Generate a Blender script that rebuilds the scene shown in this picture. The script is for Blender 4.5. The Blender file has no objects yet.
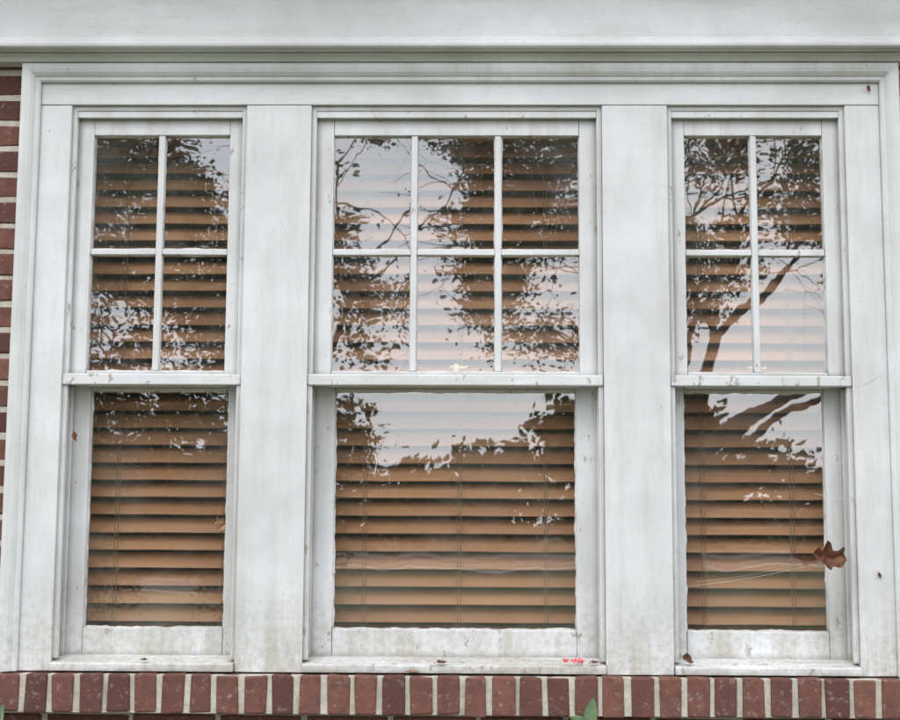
import bpy, math, random
from mathutils import Vector, Matrix, Euler, noise as mnoise
random.seed(7)
H=1.6
C=bpy.context.scene.collection
# ------------------------------------------------------------ node helpers
def newmat(name):
    m=bpy.data.materials.new(name); m.use_nodes=True
    nt=m.node_tree; nt.nodes.clear()
    return m,nt,nt.nodes,nt.links
def N(nt,t,**k):
    n=nt.nodes.new(t)
    return n
def coords(nt,scale=(1,1,1)):
    tc=N(nt,'ShaderNodeTexCoord'); mp=N(nt,'ShaderNodeMapping'); mp.inputs['Scale'].default_value=scale
    nt.links.new(tc.outputs['Object'],mp.inputs['Vector']); return mp.outputs['Vector']
def noise(nt,scale,detail=4,rough=.55,vec=None,stretch=(1,1,1)):
    n=N(nt,'ShaderNodeTexNoise'); n.inputs['Scale'].default_value=scale; n.inputs['Detail'].default_value=detail
    n.inputs['Roughness'].default_value=rough
    nt.links.new(vec if vec else coords(nt,stretch),n.inputs['Vector']); return n.outputs['Fac']
def ramp(nt,src,stops):
    r=N(nt,'ShaderNodeValToRGB'); e=r.color_ramp.elements
    while len(e)<len(stops): e.new(.5)
    for i,(p,c) in enumerate(stops):
        e[i].position=p
        if not hasattr(c,'__len__'): c=(c,c,c)
        e[i].color=(*c[:3],1)
    nt.links.new(src,r.inputs['Fac']); return r.outputs['Color']
def mix(nt,fac,a,b,mode='MIX'):
    n=N(nt,'ShaderNodeMix'); n.data_type='RGBA'; n.blend_type=mode
    for k,v in ((0,fac),(6,a),(7,b)):
        if isinstance(v,bpy.types.NodeSocket): nt.links.new(v,n.inputs[k])
        elif hasattr(v,'__len__'): n.inputs[k].default_value=(*v[:3],1)
        elif k==0: n.inputs[0].default_value=v
        else: n.inputs[k].default_value=(v,v,v,1)
    return n.outputs[2]
def math_(nt,op,a,b=0):
    n=N(nt,'ShaderNodeMath'); n.operation=op
    for k,v in ((0,a),(1,b)):
        if isinstance(v,bpy.types.NodeSocket): nt.links.new(v,n.inputs[k])
        else: n.inputs[k].default_value=v
    return n.outputs[0]
def bump(nt,h,strength,dist,prev=None):
    b=N(nt,'ShaderNodeBump'); b.inputs['Strength'].default_value=strength; b.inputs['Distance'].default_value=abs(dist); b.invert=dist<0
    nt.links.new(h,b.inputs['Height'])
    if prev: nt.links.new(prev,b.inputs['Normal'])
    return b.outputs['Normal']
def finish(nt,col,rough=.6,nrm=None,spec=.4,trans=0):
    p=N(nt,'ShaderNodeBsdfPrincipled'); o=N(nt,'ShaderNodeOutputMaterial')
    for s,v in (('Base Color',col),('Roughness',rough)):
        if isinstance(v,bpy.types.NodeSocket): nt.links.new(v,p.inputs[s])
        elif hasattr(v,'__len__'): p.inputs[s].default_value=(*v[:3],1)
        else: p.inputs[s].default_value=v
    p.inputs['Specular IOR Level'].default_value=spec
    if nrm: nt.links.new(nrm,p.inputs['Normal'])
    nt.links.new(p.outputs[0],o.inputs[0]); return p

def paint(name,wear=.0,stretch=(1,1,.12),ao=False):
    m,nt,_,_=newmat(name)
    big=noise(nt,2.6,3,.68); fine=noise(nt,60,3,.7); streak=noise(nt,16,4,.68,stretch=stretch)
    col=mix(nt,ramp(nt,big,[(.32,0),(.68,1)]),(.76,.76,.78),(.59,.59,.595))
    col=mix(nt,math_(nt,'MULTIPLY',ramp(nt,streak,[(.47,0),(.78,1)]),.50+.25*wear),col,(.46,.44,.395))
    col=mix(nt,math_(nt,'MULTIPLY',ramp(nt,fine,[(.54,0),(.8,1)]),.28),col,(.44,.42,.38))
    tc=N(nt,'ShaderNodeTexCoord'); sp=N(nt,'ShaderNodeSeparateXYZ'); nt.links.new(tc.outputs['Object'],sp.inputs[0])
    mr=N(nt,'ShaderNodeMapRange'); mr.inputs['From Min'].default_value=1.24; mr.inputs['From Max'].default_value=1.50; mr.inputs['To Min'].default_value=1; mr.inputs['To Max'].default_value=0
    nt.links.new(sp.outputs[2],mr.inputs['Value'])
    low=math_(nt,'MULTIPLY',mr.outputs[0],ramp(nt,math_(nt,'ADD',math_(nt,'MULTIPLY',streak,.5),math_(nt,'MULTIPLY',fine,.5)),[(.40,0),(.62,1)]))
    col=mix(nt,math_(nt,'MULTIPLY',low,.78),col,(.35,.32,.235))
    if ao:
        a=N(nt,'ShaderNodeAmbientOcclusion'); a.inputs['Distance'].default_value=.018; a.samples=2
        grime_shade=math_(nt,'MULTIPLY',ramp(nt,a.outputs['AO'],[(.35,1),(.92,0)]),ramp(nt,big,[(.3,.6),(.65,1)]))  # occlusion mask: crevice grime plus shade painted into the colour for depth lines
        col=mix(nt,math_(nt,'MULTIPLY',grime_shade,.7+wear*.3),col,(.18,.165,.13))
    chipn=noise(nt,30,5,.75,stretch=(1,1,.5)); lo=.685-.105*wear
    chip=ramp(nt,chipn,[(lo,0),(lo+.02,1)])
    col=mix(nt,math_(nt,'MULTIPLY',chip,.75),col,(.32,.27,.21))
    n2=bump(nt,mix(nt,.35,fine,streak),.5,.0018)
    n3=bump(nt,chip,.6,-.0007,n2)
    finish(nt,col,ramp(nt,fine,[(.3,.42),(.7,.62)]),n3,.4)
    return m
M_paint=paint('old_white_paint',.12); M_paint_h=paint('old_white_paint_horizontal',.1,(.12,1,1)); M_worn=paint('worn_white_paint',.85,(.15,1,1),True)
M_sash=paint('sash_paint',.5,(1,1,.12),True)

def brickmat():
    m,nt,_,_=newmat('red_brick')
    at=N(nt,'ShaderNodeAttribute'); at.attribute_name='tint'
    col=mix(nt,at.outputs['Fac'],(.095,.040,.033),(.225,.10,.075))
    col=mix(nt,ramp(nt,noise(nt,28,4,.7),[(.42,0),(.7,.8)]),col,(.10,.052,.045))
    f=noise(nt,60,4,.75)
    col=mix(nt,ramp(nt,f,[(.57,0),(.72,.55)]),col,(.42,.36,.31))
    nr=bump(nt,noise(nt,110,4,.7),.7,.0025)
    finish(nt,col,.85,nr,.25); return m
M_brick=brickmat()
def mortarmat():
    m,nt,_,_=newmat('lime_mortar')
    f=noise(nt,40,4,.7)
    col=ramp(nt,f,[(.3,(.40,.37,.31)),(.6,(.58,.54,.47)),(.8,(.66,.62,.55))])
    finish(nt,col,.95,bump(nt,noise(nt,140,3,.7),.7,.003),.2); return m
M_mortar=mortarmat()
def simple(name,c1,c2,scale=20,rough=.7,bs=.4,bd=.002,stretch=(1,1,1),spec=.3):
    m,nt,_,_=newmat(name); f=noise(nt,scale,4,.6,stretch=stretch)
    finish(nt,ramp(nt,f,[(.3,c1),(.7,c2)]),rough,bump(nt,f,bs,bd) if bs else None,spec); return m
def slatmat():
    m,nt,_,_=newmat('wood_slat')
    at=N(nt,'ShaderNodeAttribute'); at.attribute_name='tint'
    g=noise(nt,40,4,.65,stretch=(.06,1,1))
    c=ramp(nt,g,[(.25,(.45,.225,.105)),(.75,(.63,.35,.19))])
    c=mix(nt,math_(nt,'MULTIPLY',at.outputs['Fac'],.65),c,(.38,.185,.085))
    finish(nt,c,.42,None,.4); return m
M_slat=slatmat()
M_room=simple('interior_wall',(.22,.19,.16),(.27,.24,.20),3,bs=0)
M_cord=simple('blind_cord',(.20,.13,.08),(.26,.18,.12),80,bs=0)
M_brass=simple('aged_brass',(.75,.58,.30),(.90,.80,.55),60,.35)
M_shingle=simple('roof_shingles',(.05,.048,.045),(.11,.10,.095),14,.9)
M_grass=simple('lawn_grass',(.045,.065,.02),(.10,.095,.045),2.2,.95,.8,.05)
M_bark=simple('bark',(.045,.036,.028),(.11,.09,.07),9,.95,0,.03,(1,1,.3))
M_dry=simple('dry_leaf_brown',(.075,.028,.015),(.19,.08,.045),45,.6,.6,.002)
M_tan=simple('dry_leaf_tan',(.25,.14,.07),(.42,.26,.15),45,.7,.5,.002)
M_pink=simple('pink_petal',(.75,.10,.12),(.85,.25,.25),40,.5,bs=0)
M_green=simple('green_leaf',(.035,.085,.02),(.08,.15,.045),25,.35,.3,.001,spec=.5)
M_web=simple('web_silk',(.55,.55,.53),(.7,.7,.68),30,.6,bs=0)
M_asph=simple('asphalt',(.04,.04,.042),(.065,.065,.065),20,.9,.5,.01)
M_conc=simple('concrete',(.30,.29,.27),(.42,.40,.37),6,.9,.4,.004)
def leafmat(name,a,b,c):
    m,nt,_,_=newmat(name); at=N(nt,'ShaderNodeAttribute'); at.attribute_name='tint'
    p=N(nt,'ShaderNodeBsdfDiffuse'); o=N(nt,'ShaderNodeOutputMaterial')
    nt.links.new(ramp(nt,at.outputs['Fac'],[(0,a),(.6,b),(1,c)]),p.inputs[0]); nt.links.new(p.outputs[0],o.inputs[0]); return m
M_leafA=leafmat('oak_foliage',(.035,.055,.018),(.06,.08,.03),(.12,.075,.035))
M_leafB=leafmat('autumn_foliage',(.06,.05,.02),(.10,.07,.03),(.14,.07,.03))

def glassmat():
    m,nt,_,_=newmat('old_wavy_glass')
    tr=N(nt,'ShaderNodeBsdfTransparent'); tr.inputs['Color'].default_value=(.95,.955,.95,1)
    gl=N(nt,'ShaderNodeBsdfGlossy'); gl.inputs['Roughness'].default_value=.012
    gl.inputs['Color'].default_value=(1,1,1,1)
    w=noise(nt,6,1,.5,stretch=(1,1,.7)); w2=noise(nt,26,1,.5,stretch=(1,1,.5))
    nr=bump(nt,w,1,.0005); nr=bump(nt,w2,1,.000045,nr)
    nt.links.new(nr,gl.inputs['Normal'])
    lw=N(nt,'ShaderNodeLayerWeight'); lw.inputs['Blend'].default_value=.5
    fac=math_(nt,'ADD',math_(nt,'MULTIPLY',math_(nt,'POWER',lw.outputs['Facing'],4),.7),.205)
    mx=N(nt,'ShaderNodeMixShader'); nt.links.new(fac,mx.inputs[0]); nt.links.new(tr.outputs[0],mx.inputs[1]); nt.links.new(gl.outputs[0],mx.inputs[2])
    df=N(nt,'ShaderNodeBsdfDiffuse'); df.inputs['Color'].default_value=(.6,.6,.58,1)
    dust=math_(nt,'ADD',math_(nt,'MULTIPLY',ramp(nt,noise(nt,5,4,.7),[(.45,0),(.8,1)]),.09),math_(nt,'MULTIPLY',ramp(nt,noise(nt,120,2,.7),[(.62,0),(.72,1)]),.08))
    dust=math_(nt,'ADD',dust,.02)
    m2=N(nt,'ShaderNodeMixShader'); nt.links.new(dust,m2.inputs[0]); nt.links.new(mx.outputs[0],m2.inputs[1]); nt.links.new(df.outputs[0],m2.inputs[2])
    o=N(nt,'ShaderNodeOutputMaterial'); nt.links.new(m2.outputs[0],o.inputs[0]); return m
M_glass=glassmat()

# ------------------------------------------------------------ mesh helpers
def empty(name):
    o=bpy.data.objects.new(name,None); C.objects.link(o); return o
class MB:
    def __init__(s): s.v=[];s.f=[];s.t=[]
    def add(s,vs,fs,t=None):
        o=len(s.v); s.v+= [(v[0],v[1],v[2]+H) for v in vs]; s.f+=[tuple(i+o for i in f) for f in fs]
        s.t+= [random.random() if t is None else t]*len(vs)
    def box(s,x0,x1,y0,y1,z0,z1,j=0.0,t=None):
        r=lambda:random.uniform(-j,j)
        vs=[(x+r(),y+r()*.6,z+r()) for z in (z0,z1) for y in (y0,y1) for x in (x0,x1)]
        s.add(vs,[(0,2,3,1),(4,5,7,6),(0,1,5,4),(2,6,7,3),(0,4,6,2),(1,3,7,5)],t)
    def prism_x(s,x0,x1,prof,t=None):
        n=len(prof); vs=[(x0,y,z) for y,z in prof]+[(x1,y,z) for y,z in prof]
        s.add(vs,[(i,(i+1)%n,(i+1)%n+n,i+n) for i in range(n)]+[tuple(range(n))[::-1],tuple(range(n,2*n))],t)
    def ushape(s,x0,x1,zb,zt,prof,close=False):
        n=len(prof); vs=[]
        for o,y in prof: vs.append((x0-o,y,zb-(o if close else 0)))
        for o,y in prof: vs.append((x0-o,y,zt+o))
        for o,y in prof: vs.append((x1+o,y,zt+o))
        for o,y in prof: vs.append((x1+o,y,zb-(o if close else 0)))
        fs=[]
        for k in range(4 if close else 3):
            a=k*n;b=((k+1)%4)*n
            fs+=[(a+i,a+(i+1)%n,b+(i+1)%n,b+i) for i in range(n)]
        if not close: fs+=[tuple(range(n)),tuple(range(3*n,4*n))[::-1]]
        s.add(vs,fs)
    def tube(s,pts,rad,k=6,t=None):
        vs=[];fs=[]
        for i,p in enumerate(pts):
            d=(pts[min(i+1,len(pts)-1)]-pts[max(i-1,0)]).normalized()
            a=d.orthogonal().normalized(); b=d.cross(a)
            for q in range(k):
                an=2*math.pi*q/k; c=p+(a*math.cos(an)+b*math.sin(an))*rad[i]; vs.append(tuple(c))
        for i in range(len(pts)-1):
            for q in range(k): fs.append((i*k+q,i*k+(q+1)%k,(i+1)*k+(q+1)%k,(i+1)*k+q))
        fs+=[tuple(range(k))[::-1],tuple(range((len(pts)-1)*k,len(pts)*k))]
        s.add(vs,fs,t)
    def obj(s,name,mat,parent=None,bevel=0,seg=2,smooth=False,tint=False,fix=True):
        me=bpy.data.meshes.new(name); me.from_pydata(s.v,[],s.f); me.update()
        if fix:
            import bmesh
            bm=bmesh.new(); bm.from_mesh(me); bmesh.ops.recalc_face_normals(bm,faces=bm.faces); bm.to_mesh(me); bm.free()
        if tint:
            a=me.attributes.new('tint','FLOAT','POINT'); a.data.foreach_set('value',s.t)
        o=bpy.data.objects.new(name,me); C.objects.link(o); me.materials.append(mat)
        if smooth: me.polygons.foreach_set('use_smooth',[True]*len(me.polygons))
        if bevel:
            b=o.modifiers.new('bevel','BEVEL'); b.width=bevel; b.segments=seg; b.limit_method='ANGLE'; b.angle_limit=math.radians(40); b.use_clamp_overlap=True
        if parent: o.parent=parent
        return o

# ------------------------------------------------------------ brick house
house=empty('brick_house')
XB=1.121; XR=1.129
SILL=-.345
bk=MB(); pit=.2135; ch=.0677
row=0
zs=[]
zz=-.447-.057
while zz>-1.62: zs.append(zz); zz-=ch
zz=-.447-.057+ch
while zz<1.25: zs.append(zz); zz+=ch
for z in sorted(zs):
    row+=1; off=(row%2)*pit/2+.03
    x=-3.7-pit+off
    while x<3.7:
        a=max(x,-3.6); b=min(x+.2015,3.6); x+=pit
        segs=[(a,b)]
        if z>-.45:
            segs=[(a,min(b,-XB-.004)),(max(a,XR+.004),b)]
            if z<SILL: segs=[(a,min(b,-1.19)),(max(a,1.19),b)]
        for p,q in segs:
            if q-p>.025:
                yy=.012+random.uniform(-.002,.002)
                bk.box(p,q,yy,yy+.09,z,z+.0555,.0018)
bk.obj('wall_bricks',M_brick,house,.004,1,tint=True)
mo=MB()
mo.box(-3.6,-XB,.0155,.3,-1.7,1.3); mo.box(XR,3.6,.0155,.3,-1.7,1.3); mo.box(-XB,XR,.0155,.3,-1.7,SILL-.02)
mo.box(-1.18,1.18,-.0385,.015,SILL-.094,SILL-.004)
mo.obj('wall_mortar',M_mortar,house)
rk=MB(); x=-1.176
while x<1.15:
    w=.0545+random.uniform(-.003,.002); yy=-.044+random.uniform(-.0025,.0025)
    rk.box(x,x+w,yy,.0145,SILL-.094+random.uniform(-.003,.001),SILL-.001+random.uniform(-.003,0),.0025)
    x+=.0668+random.uniform(-.0008,.0008)
rk.obj('rowlock_sill_bricks',M_brick,house,.0045,2,tint=True)
sh=MB(); sh.box(-3.6,-3.3,.3,7,-1.7,1.3); sh.box(3.3,3.6,.3,7,-1.7,1.3); sh.box(-3.6,3.6,7,7.3,-1.7,1.3)
sh.obj('side_and_back_walls',M_brick,house,tint=True)
rm=MB(); rm.box(-3.3,3.3,.3,7,1.3,1.34); rm.box(-3.3,3.3,.3,7,-1.0,-.95); rm.box(-3.3,3.3,3.2,3.25,-.95,1.3)
rm.obj('interior_partition',M_room,house)
YB=-.062
bm_=MB()
bm_.prism_x(-3.75,3.75,[(.018,1.218),(YB,1.218),(YB,1.62),(.018,1.62)])
bm_.obj('eave_beam',M_paint_h,house,.002)
bd=MB()
bd.prism_x(-3.76,3.76,[(YB-.001,1.2195),(YB-.012,1.2195),(YB-.016,1.223),(YB-.017,1.229),(YB-.015,1.235),(YB-.010,1.239),(YB-.0095,1.243),(YB-.005,1.249),(YB-.001,1.251)])
bd.obj('beam_bead_moulding',M_paint_h,house,.0008)
bd=MB()
bd.prism_x(-3.6,3.6,[(.016,1.217),(-.040,1.217),(-.041,1.212),(-.034,1.210),(-.030,1.204),(-.027,1.1985),(.016,1.1975)])
bd.obj('bed_moulding',M_paint_h,house,.0008)
so=MB(); so.box(-3.9,3.9,-.30,.3,1.622,1.64); so.box(-3.9,3.9,-.325,-.301,1.60,1.76)
so.obj('soffit_and_fascia',M_paint_h,house,.002)
rf=MB(); rf.prism_x(-4,4,[(-.38,1.72),(-.38,1.77),(3.6,3.6),(7.8,1.77),(7.8,1.72),(3.6,3.52)])
rf.obj('roof',M_shingle,house)
gb=MB()
for xa in (-3.6,3.45): gb.prism_x(xa,xa+.15,[(0.1,1.66),(3.6,3.5),(7.2,1.66)])
gb.obj('gable_walls',M_brick,house,tint=True)
HEAD=1.0916
cs=MB()
for a,b in ((-.5405,-.3735),(.3735,.5405),(-1.075,-.995),(.995,1.083)): cs.box(a,b,0,.024,SILL,HEAD-.001,.0007)
cs.obj('window_casing_boards',M_paint,house,.0022,2)
cs=MB(); cs.box(-1.075,1.083,-.001,.024,HEAD+.0005,1.1495,.0005); cs.obj('window_head_casing',M_paint_h,house,.002,2)
core=MB()
for sx in (-1,1):
    a,b=sorted((sx*.3738,sx*.5402)); core.box(a,b,.0245,.24,SILL,HEAD)
core.box(-1.1205,-.9953,.0245,.30,SILL-.02,1.3); core.box(.9953,1.1285,.0245,.30,SILL-.02,1.3)
core.box(-.995,.995,.0245,.30,HEAD+.0003,1.3)
core.box(-.995,.995,.13,.30,SILL-.02,SILL+.02)
core.obj('window_jambs',M_sash,house,.001)
bb=MB(); bb.ushape(-1.0752,1.0832,SILL,1.1497,[(0,.03),(0,-.010),(.004,-.014),(.012,-.015),(.014,-.019),(.022,-.026),(.032,-.029),(.043,-.029),(.0455,-.026),(.0455,.03)])
bb.obj('backband_moulding',M_paint,house,.0008)

# ------------------------------------------------------------ windows
def putty(mb,x0,x1,z0,z1,y,w,amp):
    """ragged glazing putty ring lying on the glass round one pane"""
    def side(p,q,inn):
        n=max(6,int((Vector(q)-Vector(p)).length/.004)); o=[]
        for i in range(n+1):
            t=i/n; a=Vector(p).lerp(Vector(q),t)
            k=w+amp*mnoise.fractal(Vector((a.x*30+y*9,a.y*30,x0*7)),.8,2.1,4)+ (amp*2.5*max(0,mnoise.noise(Vector((a.x*14,a.y*14,5.1+x0)))-.25))
            o.append((a,a+Vector(inn)*max(.0012,k)))
        return o
    for p,q,inn in (((x0,z0),(x1,z0),(0,1)),((x1,z0),(x1,z1),(-1,0)),((x1,z1),(x0,z1),(0,-1)),((x0,z1),(x0,z0),(1,0))):
        s=side(p,q,inn); vs=[];fs=[]
        for a,b in s:
            vs+= [(a.x,y-.0075,a.y),((a.x*.35+b.x*.65),y-.0050,(a.y*.35+b.y*.65)),(b.x,y-.0004,b.y)]
        for i in range(len(s)-1):
            fs+=[(3*i,3*i+1,3*i+4,3*i+3),(3*i+1,3*i+2,3*i+5,3*i+4)]
        mb.add(vs,fs)
def pane(mb,x0,x1,z0,z1,y):
    tx=random.uniform(-.0045,.0045)*(x1-x0); tz=random.uniform(-.0045,.0045)*(z1-z0)
    mb.add([(x0,y-tx-tz,z0),(x1,y+tx-tz,z0),(x1,y+tx+tz,z1),(x0,y-tx+tz,z1)],[(0,1,2,3)])
def window(xo0,xo1,gu,gl,cols):
    w=empty('double_hung_window')
    st=MB(); st.ushape(xo0+.0002,xo1-.0002,SILL+.03,HEAD-.0002,[(0,.010),(-.011,.010),(-.0125,.0125),(-.0125,.0275),(0,.0275)])
    st.obj('blind_stop',M_sash,w,.001)
    hd=MB(); hd.box(xo0+.0125,xo1-.0125,.013,.029,1.062,HEAD-.013); hd.obj('head_stop',M_sash,w,.001)
    pb=MB()
    for a,b in ((xo0+.0003,xo0+.012),(xo1-.012,xo1-.0003)): pb.box(a,b,.067,.0775,SILL+.03,.365)
    pb.obj('parting_bead',M_sash,w,.001)
    u=MB(); y0,y1=.031,.066; a0,a1=gu; zt,zb=1.020,.404; zr=.3945
    ya=y0+.0
    u.box(xo0+.003,a0,ya,y1,zr,1.072,.0005); u.box(a1,xo1-.003,ya,y1,zr,1.072,.0005)
    u.box(a0+.0003,a1-.0003,ya+.0003,y1,zt,1.072,.0005)
    u.box(a0+.0003,a1-.0003,ya+.0005,y1,.366,zb,.0003)
    n=cols; mw=.0160; pw=(a1-a0-mw*(n-1))/n
    xs=[(a0+i*(pw+mw),a0+i*(pw+mw)+pw) for i in range(n)]
    for i in range(n-1): u.box(xs[i][1],xs[i][1]+mw,ya+.002,y1-.006,zb,zt,.0008)
    zm=.713; 
    for (p,q) in xs: u.box(p,q,ya+.0025,y1-.006,zm-.0078,zm+.0078,.0008)
    u.obj('upper_sash',M_sash,w,.002,2)
    mr=MB(); mr.box(xo0+.0005,xo1-.0005,.004,.0305,.366,.3935,.0009); mr.obj('meeting_rail',M_worn,w,.003,2)
    pt=MB(); g=MB()
    for p,q in xs:
        for zz0,zz1 in ((zb,zm-.0078),(zm+.0078,zt)):
            putty(pt,p-.0005,q+.0005,zz0-.0005,zz1+.0005,.046,.0028,.0016); pane(g,p,q,zz0,zz1,.0465)
    l=MB(); y0,y1=.079,.118; b0,b1=gl; zt,zb=.359,-.2445
    l.box(xo0+.003,b0,y0,y1,-.315,.4,.0007); l.box(b1,xo1-.003,y0,y1,-.315,.4,.0007)
    l.box(b0+.0003,b1-.0003,y0+.001,y1,zt,.4,.0005); l.box(b0+.0003,b1-.0003,y0+.0008,y1,-.315,zb,.0007)
    l.obj('lower_sash',M_sash,w,.0025,2)
    putty(pt,b0-.0005,b1+.0005,zb-.0005,zt+.0005,.096,.0038,.0028); pane(g,b0,b1,zb,zt,.0965)
    pt.obj('glazing_putty',M_worn,w,smooth=True); g.obj('glass_panes',M_glass,w,fix=False)
    s=MB(); s.prism_x(xo0+.001,xo1-.001,[(-.012,SILL+.0015),(-.013,SILL+.0195),(-.008,SILL+.0215),(.128,SILL+.042),(.128,SILL+.0015)])
    s.obj('window_sill',M_worn,w,.0015,2)
    k=MB(); cx=(xo0+xo1)/2+.002
    k.box(cx-.022,cx+.022,.084,.104,.4003,.410); 
    arc=[Vector((cx+.014*math.cos(t),.092+.006*math.sin(t),.423)) for t in [math.pi*i/8 for i in range(9)]]
    k.tube(arc,[.004]*9,8); k.tube([Vector((cx,.094,.407)),Vector((cx,.094,.431))],[.008,.006],10)
    k.tube([Vector((cx,.092,.419)),Vector((cx+.02,.088,.421)),Vector((cx+.028,.086,.422))],[.003,.0036,.005],8)
    k.obj('sash_lock',M_brass,w,smooth=True)
    return w
def blind(xo0,xo1,cords):
    b=empty('venetian_blind')
    s=MB(); z=1.075-.06; tilt0=math.radians(46)
    x0,x1=xo0+.006,xo1-.006; yc=.172
    while z>-.283:
        tl=tilt0+random.uniform(-.05,.05); n=6; half=.0255; top=[];bot=[]
        for i in range(n+1):
            t=-1+2*i/n; c=.0030*(1-t*t)
            dy,dz=-math.cos(tl),-math.sin(tl); ny,nz=-math.sin(tl),math.cos(tl)
            py,pz=yc+dy*half*t,z+dz*half*t
            top.append((py+ny*(c+.0012),pz+nz*(c+.0012))); bot.append((py+ny*(c-.0012),pz+nz*(c-.0012)))
        prof=top+bot[::-1]; m=len(prof); nx=8; vs=[];fs=[]
        sag=random.uniform(0,.0015); sk=random.uniform(-.0015,.0015)
        for a in range(nx+1):
            t=a/nx; xx=x0+(x1-x0)*t; dzz=-sag*math.sin(t*math.pi*2)**2+sk*(t-.5)
            vs+=[(xx,y,zz+dzz) for y,zz in prof]
        for a in range(nx):
            fs+=[(a*m+i,a*m+(i+1)%m,(a+1)*m+(i+1)%m,(a+1)*m+i) for i in range(m)]
        fs+=[tuple(range(m))[::-1],tuple(range(nx*m,nx*m+m))]
        s.add(vs,fs); z-=.0455
    s.obj('slats',M_slat,b,tint=True)
    r=MB(); r.box(x0,x1,.150,.198,1.04,1.088); r.box(x0,x1,.150,.196,-.303,-.288); r.obj('head_and_bottom_rail',M_slat,b,.002,tint=True)
    c=MB()
    for xx in cords:
        for dy in (.150,.1945):
            for dx in (-.004,.004) if dy<.16 else (0,):
                pts=[Vector((xx+dx+random.uniform(-.0006,.0006),dy,1.05-1.34*i/10)) for i in range(11)]
                c.tube(pts,[.0008]*11,5)
    c.obj('ladder_cords',M_cord,b)
for a,b,gu,gl,n in ((-.995,-.5405,(-.943,-.588),(-.941,-.584),2),(-.3735,.3735,(-.317,.317),(-.309,.309),3),(.5405,.995,(.588,.943),(.584,.941),2)):
    window(a,b,gu,gl,n)
blind(-.995,-.5405,(-.88,-.60)); blind(-.3735,.3735,(-.235,.01,.235)); blind(.5405,.995,(.64,.87))

# ------------------------------------------------------------ small things
def leaf(name,mat,loc,L,W,rot,curl=1.,crump=.1,lobes=0,seed=1,parent=None):
    nu,nv=16,8; vs=[];fs=[]
    for i in range(nu+1):
        u=i/nu; w=max(0.,math.sin(math.pi*min(1,u)**.8))**.8*(1+ (.35*math.sin(u*lobes*2*math.pi) if lobes else 0))
        for j in range(nv+1):
            v=-1+2*j/nv; x=(u-.5)*L; y=v*W/2*w
            zc=curl*(v*v)*W*.35*w+curl*.25*L*(u-.5)**2*2
            q=mnoise.noise_vector(Vector((x/L*5+seed,y/L*5,seed*.7)))*crump*L
            vs.append(Vector((x,y,zc))+Vector(q))
    for i in range(nu):
        for j in range(nv):
            a=i*(nv+1)+j; fs.append((a,a+1,a+nv+2,a+nv+1))
    M=Matrix.Translation(Vector(loc))@Euler([math.radians(r) for r in rot]).to_matrix().to_4x4()
    mb=MB(); mb.add([tuple(M@v) for v in vs],fs)
    st=[M@Vector((-.5*L-.16*L*t,0,.02*L*math.sin(t*3))) for t in (0,.33,.66,1)]
    mb.tube(st,[.0011,.001,.0009,.0012],5)
    o=mb.obj(name,mat,parent,smooth=True,fix=False); so=o.modifiers.new('thick','SOLIDIFY'); so.thickness=.0006
    return o
leaf('bug',M_dry,(.918,-.006,-.062),.092,.050,(78,5,10),1.6,.16,3,3)
leaf('bug',M_dry,(.570,.004,-.308),.035,.022,(60,35,20),1.2,.12,0,5)
leaf('bug',M_tan,(-.595,.088,.012),.040,.030,(85,60,0),.6,.14,2,8)
leaf('bug',M_dry,(-.962,.024,.235),.026,.012,(85,80,0),.8,.1,0,9)
leaf('bug',M_dry,(-.03,-.012,-.318),.03,.015,(20,0,15),.8,.1,0,11)
leaf('bug',M_dry,(-.76,-.008,-.3165),.022,.010,(15,0,-25),.8,.1,0,12)
leaf('bug',M_dry,(.345,-.006,-.3155),.028,.012,(15,0,40),.8,.1,0,13)
leaf('bug',M_dry,(1.055,-.008,1.132),.020,.010,(90,80,0),.8,.1,0,14)  # small dark bug on the head casing, built from the leaf mesh
leaf('bug',M_tan,(-.10,-.02,-.3405),.035,.014,(10,0,10),.8,.1,0,15)
leaf('bug',M_dry,(1.045,-.004,-.10),.016,.008,(90,70,0),.8,.1,0,16)
pk=empty('flower_petals')
for i in range(9):
    leaf('petal_%d'%(i+1),M_pink,(.285+random.uniform(-.022,.03),-.008+random.uniform(-.004,.02),-.3155+random.uniform(0,.007)),random.uniform(.010,.018),.010,(random.uniform(20,80),random.uniform(-30,30),random.uniform(0,180)),1,.12,0,20+i,pk)
wb=MB()
def strand(a,b,sag,r=.0003):
    a=Vector(a);b=Vector(b); n=12
    wb.tube([a.lerp(b,i/n)-Vector((0,0,sag*4*(i/n)*(1-i/n))) for i in range(n+1)],[r]*(n+1),4)
strand((.585,.03,-.13),(.93,-.004,-.062),.008,.0004); strand((.60,.03,-.12),(.99,.005,-.04),.01,.0002); strand((.93,0,-.06),(1.0,.005,-.005),.003)
strand((.38,.01,-.05),(.53,-.001,-.03),.004,.0004); strand((.90,.03,.10),(1.005,-.001,.085),.004,.0005); strand((.31,.07,-.045),(.375,-.001,-.05),.003)
strand((1.0,0,.36),(1.07,-.002,.40),.002); strand((-.99,.01,-.02),(-.93,.07,.03),.004); strand((.93,0,-.06),(.99,.003,-.12),-.002,.0004)
wb.obj('spider_web',M_web)
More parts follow.
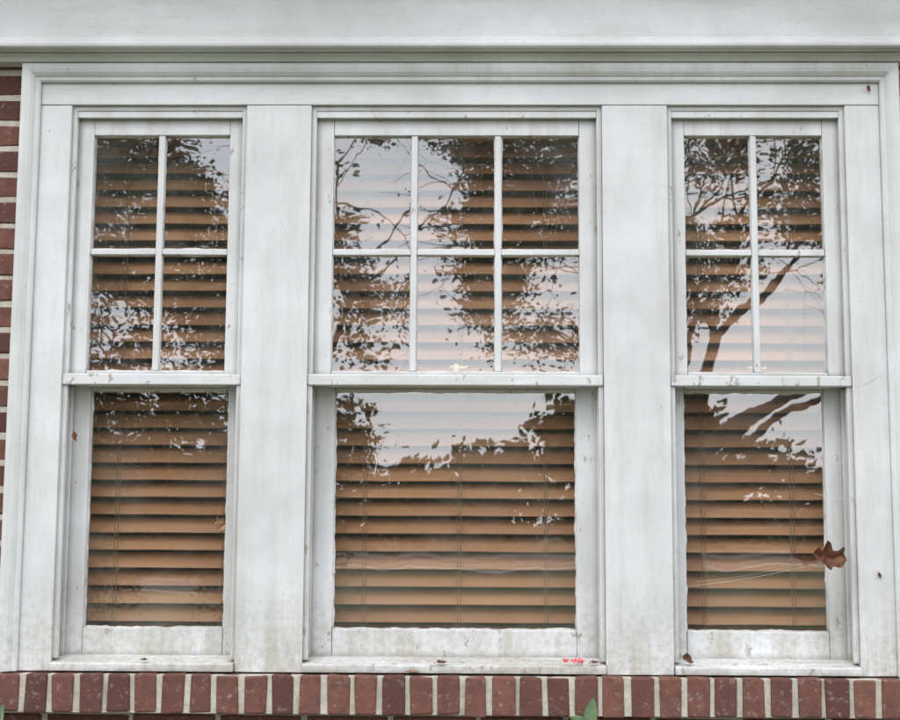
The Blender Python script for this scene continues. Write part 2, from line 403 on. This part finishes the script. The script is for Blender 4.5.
def shrub(x,y,topz,seed,nst):
    rnd=random.Random(seed); e=empty('shrub'); st=MB(); lv=MB()
    for s in range(nst):
        tx=x+(rnd.uniform(-.28,.28) if s else 0); ty=y+(rnd.uniform(-.2,.12) if s else 0); tz=topz-(rnd.uniform(.10,.5) if s else .03)
        pts=[Vector((x+(tx-x)*t**1.3+.02*math.sin(4*t+s),y+(ty-y)*t,-1.6+(tz+1.6)*t)) for t in [i/8 for i in range(9)]]
        st.tube(pts,[.008*(1-.7*i/8) for i in range(9)],6)
        for k in range(34):
            tip=(s==0 and k<2)
            t=1 if tip else rnd.uniform(.3,.95); p=pts[min(8,int(t*8))].copy(); p+=Vector((rnd.uniform(-.02,.02),rnd.uniform(-.02,.02),-.03 if tip else rnd.uniform(-.05,-.01)))
            an=(.6,2.9)[k] if tip else rnd.uniform(0,6.28); up=(2.2,1.0)[k] if tip else rnd.uniform(.1,.7)
            d=Vector((math.cos(an),math.sin(an),up)).normalized(); side=d.cross(Vector((.5,-1,.6))).normalized(); L=(.085,.055)[k] if tip else rnd.uniform(.05,.085); W=.034 if tip else .032
            nrm=side.cross(d); vs=[];fs=[]
            for i in range(8):
                u=i/7; w=math.sin(math.pi*u**.8)*W/2+.0005
                c=p+d*L*u-nrm*(.25*L*u*u)
                vs+= [tuple(c-side*w+nrm*w*.4),tuple(c),tuple(c+side*w+nrm*w*.4)]
            for i in range(7): fs+=[(3*i,3*i+1,3*i+4,3*i+3),(3*i+1,3*i+2,3*i+5,3*i+4)]
            lv.add(vs,fs)
    st.obj('stems',M_bark,e); lv.obj('leaves',M_green,e,smooth=True,fix=False)
shrub(.335,-.13,-.400,4,14); shrub(-1.10,-.13,-.430,6,14)

# ------------------------------------------------------------ ground, street
g=MB(); g.add([(-400,-400,-1.6),(400,-400,-1.6),(400,400,-1.6),(-400,400,-1.6)],[(0,1,2,3)]); g.obj('lawn',M_grass,fix=False)
rd=MB(); rd.box(-200,200,-52,-44,-1.64,-1.592); rd.obj('street',M_asph)
kb=MB(); kb.box(-200,200,-43.98,-43.8,-1.64,-1.47); kb.box(-200,200,-52.2,-52.02,-1.64,-1.47); kb.box(-200,200,-42,-40.6,-1.63,-1.588); kb.obj('pavement',M_conc)

# ------------------------------------------------------------ trees
def tree(name,x,y,h,seed,lm,leafn=26,leafs=.10,r0=.22,lean=(0,0,1),depth=5,spread=.55,clump=.45,first=.36,skip=.3,droop=.03):
    rnd=random.Random(seed); e=empty(name); wd=MB(); lv=MB()
    def grow(p,d,L,r,dep,bare=False):
        n=4; pts=[p.copy()]; rad=[r]
        for i in range(n):
            d=(d+Vector((rnd.gauss(0,.12),rnd.gauss(0,.12),rnd.gauss(droop if dep>2 else .02,.07)))).normalized()
            p=p+d*(L/n); pts.append(p.copy()); rad.append(r*(1-.42*(i+1)/n))
        wd.tube(pts,rad,8 if dep<2 else 4)
        if dep==depth-2 and rnd.random()<skip: bare=True
        if dep>=depth-1 and not bare:
            for q in pts[1:] if dep==depth else pts[2:]:
                m=leafn if dep==depth else leafn//2
                if rnd.random()<.10: continue
                tc=rnd.random()
                for _ in range(m):
                    c=q+Vector((rnd.gauss(0,clump*.5),rnd.gauss(0,clump*.5),rnd.gauss(0,clump*.35)))
                    a=Vector((rnd.gauss(0,1),rnd.gauss(0,1),rnd.gauss(0,.6))).normalized(); b=a.orthogonal().normalized(); b.rotate(Matrix.Rotation(rnd.uniform(0,6.3),3,a))
                    s=leafs*rnd.uniform(.6,1.3); l2=a*s*.5; w2=b*s*.36
                    lv.add([tuple(c-l2),tuple(c+w2),tuple(c+l2),tuple(c-w2)],[(0,1,2,3)],min(1,max(0,tc*.6+rnd.random()*.4)))
        if dep<depth:
            k=3 if rnd.random()<.6 else 2
            if dep==0: k=5
            base=rnd.uniform(0,6.28)
            for i in range(k):
                az=base+i*6.283/k+rnd.uniform(-.4,.4); s=spread*rnd.uniform(.7,1.3)*(1.25 if dep==0 else 1)
                o=d.orthogonal().normalized(); o.rotate(Matrix.Rotation(az,3,d))
                nd=(d*math.cos(s)+o*math.sin(s)).normalized(); nd.z+=.03; nd.normalize()
                st=pts[-1] if i<2 else pts[-2]
                grow(st,nd,L*rnd.uniform(.62,.82) if dep else h*.24*rnd.uniform(.85,1.15),rad[-1]*(.72 if i else .82),dep+1,bare)
    grow(Vector((x,y,-1.62)),Vector(lean).normalized(),h*first,r0,0)
    wd.obj('trunk_and_limbs',M_bark,e,smooth=True,fix=False); lv.obj('foliage',lm,e,tint=True,fix=False)
tree('oak_tree',-3.1,-20,12,11,M_leafA,40,.09,.19,depth=6,spread=.66,clump=.34,first=.25,skip=.46,droop=-.10)
tree('oak_tree',-9.8,-21,12,23,M_leafA,36,.09,.2,depth=6,spread=.62,clump=.36,first=.25,skip=.36,droop=-.10)
tree('oak_tree',3.35,-22,12.5,31,M_leafA,40,.095,.20,depth=6,spread=.66,clump=.36,first=.25,skip=.42,droop=-.10)
tree('maple_tree',2.2,-13,8.5,5,M_leafB,5,.07,.30,lean=(.42,0,1),spread=.6,clump=.34,skip=.4)
tree('maple_tree',11,-24,11,77,M_leafB,20,.10,.26,clump=.4)
# woodland across the street: clumpy crowns with an uneven skyline
dt=MB(); rnd=random.Random(3)
for i in range(150):
    cx=rnd.uniform(-75,75)
    if i<95: cx=rnd.uniform(-30,34)
    cy=rnd.uniform(-92,-62)
    top=rnd.uniform(4.5,8.0)
    if -8<cx<1.5: top=rnd.uniform(1.2,3.6)
    elif 11<cx<26: top=rnd.uniform(1.5,3.3)
    elif cx<-14: top=rnd.uniform(2.8,5.0)
    for b in range(16):
        t=rnd.random()**.8; a=rnd.uniform(0,6.28); rr=2.6*math.sqrt(rnd.random())*(1-.45*t)
        bx,by,bz=cx+rr*math.cos(a),cy+rr*math.sin(a),-1.6+(top+1.6)*t
        br=rnd.uniform(.5,1.1); tn=rnd.random()
        for k in range(34):
            c=Vector((bx+rnd.gauss(0,br*.6),by+rnd.gauss(0,br*.6),bz+rnd.gauss(0,br*.45)))
            s=rnd.uniform(.14,.36); u=Vector((rnd.gauss(0,1),rnd.gauss(0,1),rnd.gauss(0,1))).normalized(); v=u.orthogonal().normalized()
            dt.add([tuple(c-u*s),tuple(c+v*s*.7),tuple(c+u*s),tuple(c-v*s*.7)],[(0,1,2,3)],min(1,.6*tn+.4*rnd.random()))
dt.obj('distant_trees',M_leafA,tint=True,fix=False)

# ------------------------------------------------------------ light
w=bpy.data.worlds.new("World"); bpy.context.scene.world=w; w.use_nodes=True
nt=w.node_tree; nt.nodes.clear()
sv=Vector((-.35,-.70,.93)).normalized()
el=math.asin(sv.z); rot=math.atan2(sv.x,sv.y)
sky=N(nt,'ShaderNodeTexSky'); sky.sky_type='NISHITA'; sky.sun_disc=False; sky.sun_elevation=el; sky.sun_rotation=rot
tc=N(nt,'ShaderNodeTexCoord'); cn=N(nt,'ShaderNodeTexNoise'); cn.inputs['Scale'].default_value=2.2; cn.inputs['Detail'].default_value=4
nt.links.new(tc.outputs['Generated'],cn.inputs['Vector'])
cl=ramp(nt,cn.outputs['Fac'],[(.3,(.78,.84,.94)),(.7,(1,1,1))])
cs_=N(nt,'ShaderNodeVectorMath'); cs_.operation='SCALE'; cs_.inputs['Scale'].default_value=28
nt.links.new(cl,cs_.inputs[0])
mx=mix(nt,.86,sky.outputs[0],cs_.outputs[0])
bg=N(nt,'ShaderNodeBackground'); bg.inputs['Strength'].default_value=.10; nt.links.new(mx,bg.inputs[0])
wo=N(nt,'ShaderNodeOutputWorld'); nt.links.new(bg.outputs[0],wo.inputs[0])
try:
    w.cycles.sampling_method='MANUAL'; w.cycles.sample_map_resolution=256
except Exception: pass
sl=bpy.data.lights.new('sun','SUN'); sl.energy=.7; sl.angle=math.radians(14); sl.color=(1,.95,.88)
so_=bpy.data.objects.new('sun',sl); C.objects.link(so_); so_.rotation_euler=sv.to_track_quat('Z','Y').to_euler(); so_.location=(0,-5,12)

sc=bpy.context.scene
sc.view_settings.view_transform='Standard'; sc.view_settings.look='None'; sc.view_settings.exposure=0
cam=bpy.data.cameras.new('camera'); co=bpy.data.objects.new('camera',cam); C.objects.link(co); sc.camera=co
cam.sensor_width=36; cam.lens=56; cam.clip_end=2000; cam.clip_start=.05
R=Matrix.Rotation(math.radians(1.0),4,'Z')@Matrix.Rotation(math.radians(97),4,'X')@Matrix.Rotation(math.radians(.3),4,'Z')
co.matrix_world=Matrix.Translation((.048,-3.5,H))@R
